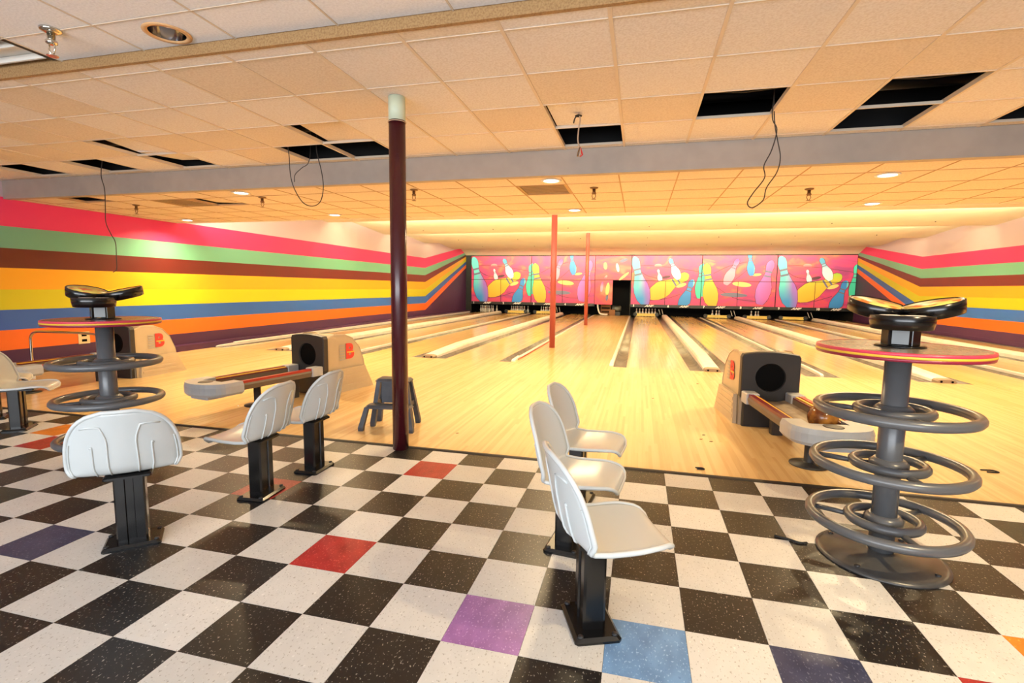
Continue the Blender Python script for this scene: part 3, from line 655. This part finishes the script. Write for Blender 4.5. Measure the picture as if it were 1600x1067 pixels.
def make_seat():
    t = thing('bowling_chair', (0, 0, 0), 'x', 'chair', group='moulded plastic bowling seats')
    NS, NU = 36, 16; b = MB(); b.m(SHELL); b.sm = True
    V = [[b.bm.verts.new(shell_pt(i / NS, -1 + 2 * k / NU)) for k in range(NU + 1)] for i in range(NS + 1)]
    for i in range(NS):
        for k in range(NU): b.face([V[i][k], V[i][k + 1], V[i + 1][k + 1], V[i + 1][k]], True)
    bmesh.ops.recalc_face_normals(b.bm, faces=b.bm.faces[:])
    sh = b.build('seat_shell', t); md = sh.modifiers.new('thick', 'SOLIDIFY'); md.thickness = .009; md.offset = 0
    rimp = [shell_pt(i / NS, -1) for i in range(NS + 1)] + [shell_pt(1, -1 + 2 * k / 10) for k in range(1, 10)] + [shell_pt(1 - i / NS, 1) for i in range(NS + 1)] + [shell_pt(0, 1 - 2 * k / 10) for k in range(1, 10)]
    MB().m(SHELLR).tube(rimp, .0105, 8, True).build('rim', t)
    for sg in (-1, 1):                                   # raised ribs on the outer face of the back
        for us, top in (((.95, .95), .78), ((.26, .84), .90), ((.52, .56), .76)):
            pts = []
            for k in range(14):
                s = .53 + (top - .53) * min(k / 10, 1); f = k / 13
                u = us[0] + (us[-1] - us[0]) * max(0, (f - .5) / .5) ** 2
                if k > 10: s = top + .012 * math.sin((k - 10) / 3 * PI * .8) - .012 * (k - 10) / 3
                p = shell_pt(s, sg * u); pts.append(p + Vector((0, -.006, -.004 if k < 2 else 0)))
            MB().m(SHELLR).tube(pts, .0045, 6).build('rib', t)
    MB().m(BLACKP).bbox(-.10, .10, -.085, .15, .366, .385, .008).build('bracket', t)
    out = [(-.058, -.045), (-.02, -.045), (-.016, -.038), (.016, -.038), (.02, -.045), (.058, -.045), (.066, -.035), (.066, .035), (.058, .045), (.02, .045), (.016, .038), (-.016, .038), (-.02, .045), (-.058, .045), (-.066, .035), (-.066, -.035)]
    MB().m(BLACKP).loft([[(x, y - .01, z) for x, y in out] for z in (.014, .366)]).build('post', t)
    bp = MB().m(BLACKP).bbox(-.125, .125, -.10, .085, 0, .022, .012).build('base_plate', t)
    for sx in (-1, 1):
        for sy in (-.075, .06): MB().m(STEELD).lathe([(.012, .0215), (.012, .027), (.004, .029)], (sx * .105, sy), 8).build('bolt', bp)
    return t
seat0 = make_seat()
SEATS = [(-1.84, -.02, 44, 'pale grey plastic seat with its back squarely to the camera, at the left'),
         (-1.64, .66, 95, 'pale grey plastic seat facing left, nearer of the two at the left ball return'),
         (-1.60, 1.15, 92, 'pale grey plastic seat facing left, nearest to the maroon column'),
         (-4.80, 1.30, -52, 'pale grey plastic seat at the far left frame edge, turned right'),
         (.55, -.05, -68, 'nearest pale grey plastic seat in the centre row of three'),
         (.37, .55, -97, 'middle pale grey plastic seat in the centre row of three'),
         (.36, 1.12, -97, 'farthest pale grey plastic seat in the centre row of three'),
         (-5.45, 1.5, -40, 'seat cut off by the left frame edge, only its black post showing')]
for k, (x, y, a, lb) in enumerate(SEATS):
    o = seat0 if k == 0 else copy_tree(seat0)
    o.location = (x, y, 0); o.rotation_euler = (0, 0, math.radians(a)); o['label'] = lb
# ------------------------------------------------------------------ tables with foot rings
def ring_table(x, y, rz, top, label, conlabel, crz):
    t = thing('ring_table', (x, y, 0), label, 'table', rz, group='ring tables')
    MB().m(GREYP).lathe([(.055, .02), (.055, 1.044)], n=32).build('pole', t)
    bp = MB().m(GREYPM).lathe([(.285, 0), (.285, .008), (.26, .018), (.09, .028), (.062, .04)], n=40).build('base_disc', t)
    for k in range(4): MB().m(STEELD).lathe([(.013, .014), (.013, .024), (.005, .027)], (.24 * math.cos(k * PI / 2 + .5), .24 * math.sin(k * PI / 2 + .5)), 8).build('bolt', bp)
    for z in (.765, .49, .20):
        r = MB().m(GREYP).torus((0, 0, z), .322, .025, 56, 10).build('foot_ring', t)
        MB().m(GREYP).torus((0, 0, z), .150, .023, 40, 10).build('inner_ring', r)
        for k in range(3):
            a = k * 2 * PI / 3 + .35; MB().m(GREYP).tube([(.05 * math.cos(a), .05 * math.sin(a), z - .012), (.315 * math.cos(a), .315 * math.sin(a), z - .012)], .014, 8).build('spoke', r)
        MB().m(GREYP).lathe([(.075, z - .035), (.085, z - .02), (.085, z + .01), (.064, z + .03)], n=24).build('collar', r)
    R_ = .348; DZ = .045
    tt = MB().m(top).lathe([(R_ - .012, 1.0 + DZ), (R_ - .004, 1.001 + DZ), (R_ - .004, 1.039 + DZ), (.0, 1.0395 + DZ)][:3], n=64).build('table_top', t)
    MB().m(PINKE).lathe([(R_ - .004, 1.025 + DZ), (R_ + .004, 1.026 + DZ), (R_ + .002, 1.039 + DZ), (R_ - .012, 1.0405 + DZ), (R_ - .012, 1.039 + DZ)], n=64, cap=False).build('upper_edge', tt)
    MB().m(YEL).lathe([(R_ - .004, 1.015 + DZ), (R_ + .0045, 1.015 + DZ), (R_ + .0045, 1.026 + DZ), (R_ - .004, 1.026 + DZ)], n=64, cap=False).build('yellow_stripe', tt)
    MB().m(MAGE).lathe([(R_ - .012, .999 + DZ), (R_ + .001, 1.001 + DZ), (R_ + .004, 1.015 + DZ), (R_ - .004, 1.015 + DZ)], n=64, cap=False).build('lower_edge', tt)
    c = thing('table_caddy', (x, y, 1.0402 + DZ), conlabel, 'table caddy', crz, group='three-disc table caddies')
    MB().m(BLACKP).lathe([(.105, 0), (.105, .006), (.09, .01)], n=32).build('base', c)
    for a in range(3): MB().m(BLACKP).bbox(-.014, .014, -.032, .032, .009, .105, .003).xf(Matrix.Rotation(a * 2 * PI / 3 + PI / 2, 4, 'Z') @ Matrix.Translation((.058, 0, 0))).build('leg', c)
    MB().m(mat('card_grey', (.56, .57, .57), .5)).box(-.034, .034, -.056, -.052, .014, .09).build('card', c)
    MB().m(BLACKP).lathe([(.075, .105), (.08, .12), (.075, .14)], n=24).build('hub', c)
    PR = noisy('caddy_print', (.95, .88, .45), (.93, .50, .22), 16, .35, 0, .52, .58, 1.5)
    PR2 = noisy('caddy_print_pale', (.93, .90, .80), (.40, .33, .25), 12, .35, 0, .5, .56, 1)
    RIMC = mat('caddy_face_border', (.93, .88, .76), .4)
    for k, (a, zz, tl) in enumerate(((PI * 5 / 6, .185, .27), (PI / 6, .185, .25), (-PI / 2, .128, .0))):
        M = Matrix.Translation((.128 * math.cos(a), .128 * math.sin(a), zz)) @ Matrix.Rotation(a, 4, 'Z') @ Matrix.Rotation(-tl, 4, 'Y')
        d = MB().m(BLACKP).lathe([(.108, -.038), (.120, -.034), (.126, .0), (.128, .026), (.122, .030), (.117, .024)], n=36).xf(M).build('disc', c)
        MB().m(PR if k < 2 else PR2).lathe([(.108, .0243), (.108, .0262), (.02, .0264)], n=36).xf(M).build('printed_face', d)
        MB().m(RIMC if k < 2 else BLACKP).lathe([(.117, .0242), (.117, .0256), (.108, .0256), (.108, .0242)], n=36, cap=False).xf(M).build('face_border', d)
        if k == 2:
            for s in (-.048, .048): MB().m(mat('caddy_disc_white', (.95, .93, .88), .35)).lathe([(.04, .0265), (.04, .0285), (.036, .0295)], (0, s), 20).xf(M).build('cup', d)
    return t
ring_table(1.935, .86, .3, TOPG, 'grey ring table with three foot rings and pink-edged top at the right', 'black three-disc caddy with yellow printed faces on the right table', -.42)
ring_table(-3.12, .86, -.4, TOPR, 'grey ring table with foot rings and rose top, behind the left seat', 'black three-disc caddy on the rose table by the left wall', .576)
# ------------------------------------------------------------------ ball returns
def ball_return(x, y, rz, label, post=.16):
    t = thing('ball_return', (x, y, 0), label, 'ball return', rz, group='ball returns')
    pr = [(-.28, .0), (-.28, .70), (-.15, .745), (.02, .735), (.16, .68), (.28, .56), (.36, .38), (.42, .0)]
    hs = MB().m(BEIGE).loft([[(-.255, a, z) for a, z in pr], [(-.262, a, z * .98) for a, z in pr], [(.262, a, z * .98) for a, z in pr], [(.255, a, z) for a, z in pr]]).build('hood', t)
    for s in (-1, 1):
        b = MB().m(BEIGE)
        sk = b.prism([(-.24, 0), (-.22, .30), (.34, .30), (.50, .0)], 'x', s * .263, s * .30).build('skirt', t)
        for k in range(4): MB().m(BEIGE).box(min(s * .30, s * .306), max(s * .30, s * .306), -.21, .40 - k * .035, .05 + k * .06, .085 + k * .06).build('louvre', sk)
        M = Matrix.Translation((s * .2635, .05, .50)) @ Matrix.Rotation(s * PI / 2, 4, 'Z') @ ROTX
        text_obj('B', .26, LOGOR, hs, M @ Matrix.Translation((.05, 0, 0)), 'logo_letter', bold=.012)
        b = MB().m(LOGOG)
        for k in range(6): b.box(-.13, -.04, -.10 + k * .036, -.082 + k * .036, 0, .001)
        b.xf(M).build('logo_lines', hs)
        MB().m(YEL).box(.0, .13, -.012, .004, .0012, .0016).xf(M).build('logo_swoosh', hs)
    # charcoal front with a round opening
    n = 40; cz = .50; ri = .135; outer = []
    for k in range(n):
        a = 2 * PI * k / n; dx, dz = math.cos(a), math.sin(a)
        hw, top, bot = .272, .255, .235
        f = min(hw / abs(dx) if abs(dx) > 1e-6 else 9, (top if dz > 0 else bot) / abs(dz) if abs(dz) > 1e-6 else 9)
        px, pz = dx * f, dz * f
        if dz > 0: pz = min(pz, .255 - .03 * (px / hw) ** 2)
        outer.append((px, cz + pz))
    inner = [(ri * math.cos(2 * PI * k / n), cz + ri * math.sin(2 * PI * k / n)) for k in range(n)]
    b = MB().m(CHAR)
    rings = [[(u, -.281, v) for u, v in outer], [(u, -.345, v) for u, v in outer], [(u * .97, -.355, cz + (v - cz) * .97) for u, v in outer], [(u * 1.05, -.352, cz + (v - cz) * 1.05) for u, v in inner], [(u, -.34, v) for u, v in inner], [(u, -.281, v) for u, v in inner]]
    fr = b.loft(rings, False).build('front_panel', t)
    MB().m(HOLE).loft([[(u * .995, -.335, cz + (v - cz) * .995) for u, v in inner], [(u * .9, -.2811, cz + (v - cz) * .9) for u, v in inner]], True, True, True).build('opening', fr)  # shallow closed plug, its black stands in for the dark of a deep hole
    MB().m(CHAR).bbox(-.235, .235, -.34, -.281, .0, .262, .01).build('kick_panel', t)
    # rack
    zr = .335; y0, y1 = -1.58, -.36
    MB().m(TRAY).prism([(-.15, zr - .05), (-.07, zr - .068), (.07, zr - .068), (.15, zr - .05), (.15, zr - .062), (.07, zr - .082), (-.07, zr - .082), (-.15, zr - .062)], 'y', y0, y1).build('tray', t)
    for s in (-1, 1):
        r = MB().m(TAUPE).prism([(s * .15, zr - .07), (s * .15, zr), (s * .245, zr), (s * .255, zr - .02), (s * .24, zr - .07)], 'y', y0, y1).build('rail', t)
        MB().m(RAILM if s < 0 else RAILR).box(min(s * .20, s * .245), max(s * .20, s * .245), y0, y1, zr + .0003, zr + .026).build('rail_cushion', r)
        MB().m(YEL).box(min(s * .173, s * .198), max(s * .173, s * .198), y0, y1, zr + .0003, zr + .019).build('yellow_stripe', r)
        MB().m(RAILM).box(min(s * .151, s * .171), max(s * .151, s * .171), y0, y1, zr + .0003, zr + .011).build('inner_cushion', r)
        MB().m(LGREY).bbox(min(s * .142, s * .265), max(s * .142, s * .265), y1 - .16, y1 + .003, zr - .073, zr + .032, .008).build('joint_cover', r)
    nose = []
    for k in range(17):
        a = PI + PI * k / 16; nose.append((.29 * math.cos(a), y0 - .02 + .20 * math.sin(a)))
    nose += [(.29, y0 + .14), (.148, y0 + .14), (.148, y0 + .0), (-.148, y0 + .0), (-.148, y0 + .14), (-.29, y0 + .14)]
    no = MB().m(LGREY).loft([[(u * .93, (v - y0) * .93 + y0, zr - .095) for u, v in nose], [(u, v, zr - .07) for u, v in nose], [(u, v, zr - .005) for u, v in nose], [(u * .96, (v - y0) * .96 + y0, zr + .034) for u, v in nose]]).build('nose', t)
    MB().m(CHAR2).lathe([(.07, zr + .0342), (.06, zr + .038), (.045, zr + .0355)], (0, y0 - .07), 20).build('cup', no)
    MB().m(LGREY).bbox(-.13, .13, y0 - .15, y0 + .05, zr - .13, zr - .095, .01).build('under_box', no)
    MB().m(CHAR2).lathe([(.14, 0), (.14, .008), (.045, .02), (.038, .03), (.038, zr - .083)], (-.05, y0 + post), 24).build('stanchion', t)
    MB().m(CHAR2).bbox(-.05, .05, -.62, -.53, 0, zr - .084, .01).build('leg', t)
    return t
ball_return(1.93, 3.70, .10, 'beige ball return with charcoal hood beside the right ring table')
ball_return(-3.2, 3.72, -.19, 'beige ball return with maroon rails behind the two left seats', .55)
ball_return(-6.48, 3.85, 0, 'beige ball return half hidden behind the rose ring table')
# marbled ball resting in the right rack
BALLM = noisy('ball_amber', (.74, .50, .20), (.42, .22, .10), 9, .15, 0, .4, .6, 6)
b = MB().m(BALLM); bmesh.ops.create_uvsphere(b.bm, u_segments=28, v_segments=18, radius=.108)
for f in b.bm.faces: f.smooth = True
bl = thing('bowling_ball', (2.10, 2.30, .378), 'amber marbled bowling ball resting on the right ball return', 'bowling ball')
b.build('ball', bl)
for k in range(3): MB().m(HOLE).lathe([(.014, .1068), (.012, .1072)], ((-.02, .02, 0)[k], (.012, .012, -.03)[k]), 10).xf(Matrix.Rotation(.5, 4, 'X')).build('finger_hole', bl)
# ------------------------------------------------------------------ chrome rail by the far ball return
t = thing('tube_rail', (-6.80, 3.1, 0), 'bent chrome tube rail standing by the left wall', 'rail')
MB().m(CHROME).tube(smooth_pts([(-.68, 0, .03), (-.67, 0, .5), (-.655, 0, .60), (-.58, 0, .655), (-.45, 0, .67), (.0, 0, .675), (.45, 0, .67), (.56, 0, .655), (.61, 0, .60), (.625, 0, .5), (.65, 0, .03)], 5), .017, 10).build('tube', t)
for x in (-.68, .65): MB().m(WHITEP).lathe([(.026, 0), (.026, .04), (.018, .05)], (x, 0), 12).build('foot', t)
# wall socket
t = thing('wall_outlet', (XL + .001, 4.45, .42), 'ivory double wall outlet low on the striped left wall', 'outlet')
MB().m(OUTL).box(0, .008, -.09, .09, -.10, .10).build('plate', t)
for z in (-.045, .045): MB().m(HOLE).box(.0085, .01, -.04, .04, z - .02, z + .02).build('socket', t)
# ------------------------------------------------------------------ step stool
t = thing('step_stool', (-1.58, 2.36, 0), 'grey plastic two-step stool behind the maroon column', 'stool', math.radians(8))
def leg(xa, ya, xb, yb, z1, nm='leg'):
    P = lambda x, y, z, s: [(x - s, y - s, z), (x + s, y - s, z), (x + s, y + s, z), (x - s, y + s, z)]
    MB().m(STOOL).loft([P(xa, ya, 0, .022), P(xa * .99 + xb * .01, ya, .03, .024), P(xb, yb, z1, .02)]).build(nm, t)
leg(-.20, .16, -.13, .12, .44); leg(.20, .16, .13, .12, .44); leg(-.24, -.20, -.20, -.15, .215); leg(.24, -.20, .20, -.15, .215)
leg(-.19, -.03, -.135, .0, .44, 'front_post'); leg(.19, -.03, .135, .0, .44, 'front_post')
MB().m(STOOL).bbox(-.165, .165, -.04, .145, .435, .465, .02).build('top_step', t)
MB().m(STOOL).bbox(-.22, .22, -.18, -.03, .205, .235, .02).build('lower_step', t)
MB().m(STOOL).box(-.10, .10, -.03, -.02, .235, .435).build('riser', t)
for s in (-1, 1): MB().m(STOOL).box(min(s * .16, s * .175), max(s * .16, s * .175), -.02, .14, .20, .24).build('side_bar', t)
# ------------------------------------------------------------------ sprinklers
def sprinkler(x, y, z, label, k=1.0, mt=BRASS):
    t = thing('sprinkler_head', (x, y, z), label, 'sprinkler', group='ceiling sprinklers')
    MB().m(mt).lathe([(.038 * k, -.001), (.036 * k, -.008 * k), (.02 * k, -.014 * k)], n=18).build('escutcheon', t)
    MB().m(mt).lathe([(.014 * k, -.014 * k), (.014 * k, -.04 * k), (.02 * k, -.045 * k), (.02 * k, -.055 * k), (.01 * k, -.06 * k)], n=12).build('body', t)
    for s in (-1, 1): MB().m(mt).tube([(s * .012 * k, 0, -.055 * k), (s * .017 * k, 0, -.075 * k), (s * .004 * k, 0, -.1 * k)], .003 * k, 6).build('arm', t)
    MB().m(mt).lathe([(.003 * k, -.098 * k), (.02 * k, -.101 * k), (.02 * k, -.104 * k)], n=14).build('deflector', t)
for x, y, lb in ((-4.46, 4.12, 'sprinkler head left of the hanging wire loop'), (-2.11, 4.0, 'sprinkler head just right of the maroon column'), (.11, 4.29, 'sprinkler head right of the tan vent'), (2.6, 4.83, 'sprinkler head below the long black wire loop'), (-6.96, 4.34, 'sprinkler head nearest the striped left wall')):
    sprinkler(x, y, ZR, 'small brass ' + lb, 1.35)
sprinkler(-2.83, .46, ZN, 'large chrome and brass sprinkler head at the upper left corner', 1.5, CHROME)
# louvred fluorescent panel at the upper left corner
xa, xb, ya, yb = xsN[nf] + .012, xsN[nf + 1] - .012, ysN[-3] + .01, ysN[-1] - .02
t = thing('ceiling_fixture', ((xa + xb) / 2, (ya + yb) / 2, ZN), 'white louvred panel set askew in the ceiling at the upper left', 'ceiling fixture')
w_, d_ = (xb - xa) / 2, (yb - ya) / 2
MB().m(METALW).box(-w_, w_, -d_, d_, .04, .06).build('housing', t)
for k in range(7): MB().m(METALW).box(-w_, w_ - .05, -d_ + .03 + k * (2 * d_ - .08) / 6, -d_ + .045 + k * (2 * d_ - .08) / 6, .0, .038).build('louvre', t)
MB().m(STEELD).box(w_ - .04, w_, -d_, d_, .0, .036).build('frame_gap', t)
# ------------------------------------------------------------------ hanging wires
def wire(pts, r, label, mt=WIRE, name='hanging_wire'):
    return tag(MB().m(mt).tube(smooth_pts(pts, 6), r, 6).build(name), label, 'wire', 'loose wires hanging from the ceiling')
wire([(-5.8, 3.16, 3.36), (-5.82, 3.05, 3.05), (-5.83, 2.98, 2.7), (-5.78, 2.97, 2.5), (-5.8, 2.98, 2.3), (-5.81, 2.98, 2.1), (-5.74, 2.98, 1.95), (-5.68, 2.98, 1.85), (-5.68, 2.98, 1.65), (-5.69, 2.98, 1.52), (-5.75, 2.98, 1.48)], .005, 'long single wire hanging down in front of the left wall stripes')
wire([(-3.05, 3.16, 3.36), (-3.12, 2.98, 2.95), (-3.14, 3.0, 2.75), (-3.13, 3.0, 2.55), (-3.08, 3.0, 2.4), (-2.98, 3.0, 2.26), (-2.86, 3.0, 2.22), (-2.76, 3.0, 2.27), (-2.72, 3.0, 2.42), (-2.74, 3.0, 2.6), (-2.79, 3.0, 2.8), (-2.8, 3.02, 2.95), (-2.85, 3.16, 3.36)], .005, 'wire loop hanging from the hole left of the maroon column')
wire([(-2.98, 3.16, 3.36), (-2.95, 3.12, 2.95), (-2.95, 3.08, 2.72), (-3.03, 3.06, 2.65), (-3.11, 3.05, 2.58), (-3.12, 3.05, 2.5)], .004, 'short wire strand beside the loop left of the maroon column')
wire([(1.68, 2.54, 3.36), (1.685, 2.66, 2.95), (1.69, 2.7, 2.76), (1.73, 2.7, 2.66), (1.70, 2.7, 2.5), (1.65, 2.7, 2.38), (1.66, 2.7, 2.28), (1.58, 2.7, 2.16), (1.54, 2.7, 2.08), (1.58, 2.7, 2.04), (1.66, 2.7, 2.1), (1.68, 2.7, 2.2), (1.75, 2.7, 2.32), (1.77, 2.7, 2.44), (1.74, 2.7, 2.58), (1.71, 2.7, 2.72), (1.685, 2.66, 2.95), (1.66, 2.54, 3.36)], .0045, 'long black wire loop hanging from the square hole at the right')
t = thing('junction_lead', (.13, 2.46, ZF - .005), 'pale cable with bare connectors dangling from a small hole in a tile', 'wire', group='loose wires hanging from the ceiling')
MB().m(WIREL).tube(smooth_pts([(0, .0, .02), (.015, 0, -.03), (.005, 0, -.1), (.0, 0, -.2), (.02, 0, -.27)], 5), .006, 6).build('cable', t)
MB().m(DARKV).lathe([(.03, .0), (.03, -.004)], n=14).build('hole_edge', t)
for k, mt in enumerate((BRASS, WIREL, LOGOR)): MB().m(mt).tube([(.02, 0, -.26), (.005 + .018 * k, .005 * k, -.3 - .01 * k), (.012 * k, 0, -.335)], .007, 6).build('connector', t)
MB().m(WIRE).tube(smooth_pts([(0, 0, .01), (-.03, 0, -.02), (-.04, 0, -.06)], 4), .006, 6).build('stub', t)
# ------------------------------------------------------------------ small litter on the floor
def bit(x, y, pts, label, r=.005, mt=BLACKM): tag(MB().m(mt).tube(smooth_pts([(x + a, y + b_, r + .0005) for a, b_ in pts], 4), r, 6).build('metal_clip'), label, 'litter', 'litter on the floor')
bit(1.18, 1.93, [(-.03, .02), (.02, .025), (.03, .0), (-.02, -.005)], 'small black bent clip on the wood near the tile edge', .005)
bit(3.32, 2.48, [(-.05, .03), (.03, .04), (.05, .0), (-.03, -.01)], 'small bent clip on the wood at the right', .005)
bit(1.52, .92, [(-.06, .02), (.0, .0), (.05, -.03), (.09, -.02)], 'frayed dark cable end on the tiles beside the right table', .006)
for k, (x, y) in enumerate(((1.32, 2.9), (1.28, 2.75), (1.36, 2.7), (-.9, 2.3), (.9, 4.4), (1.55, 5.6), (-2.0, 3.1), (2.9, 2.8), (2.4, 5.0), (-3.6, 2.6))):
    a = random.random() * 3; c_, s_ = math.cos(a) * .016, math.sin(a) * .016
    tag(MB().m(random.choice((BLACKM, WHITEP, BROWN))).prism([(x - c_, y - s_), (x + s_ * .5, y - c_ * .5), (x + c_, y + s_), (x - s_ * .4, y + c_ * .6)], 'z', .0006, .004).build('paper_scrap'), 'tiny scrap lying on the wooden approach', 'litter', 'scraps on the wooden approach')
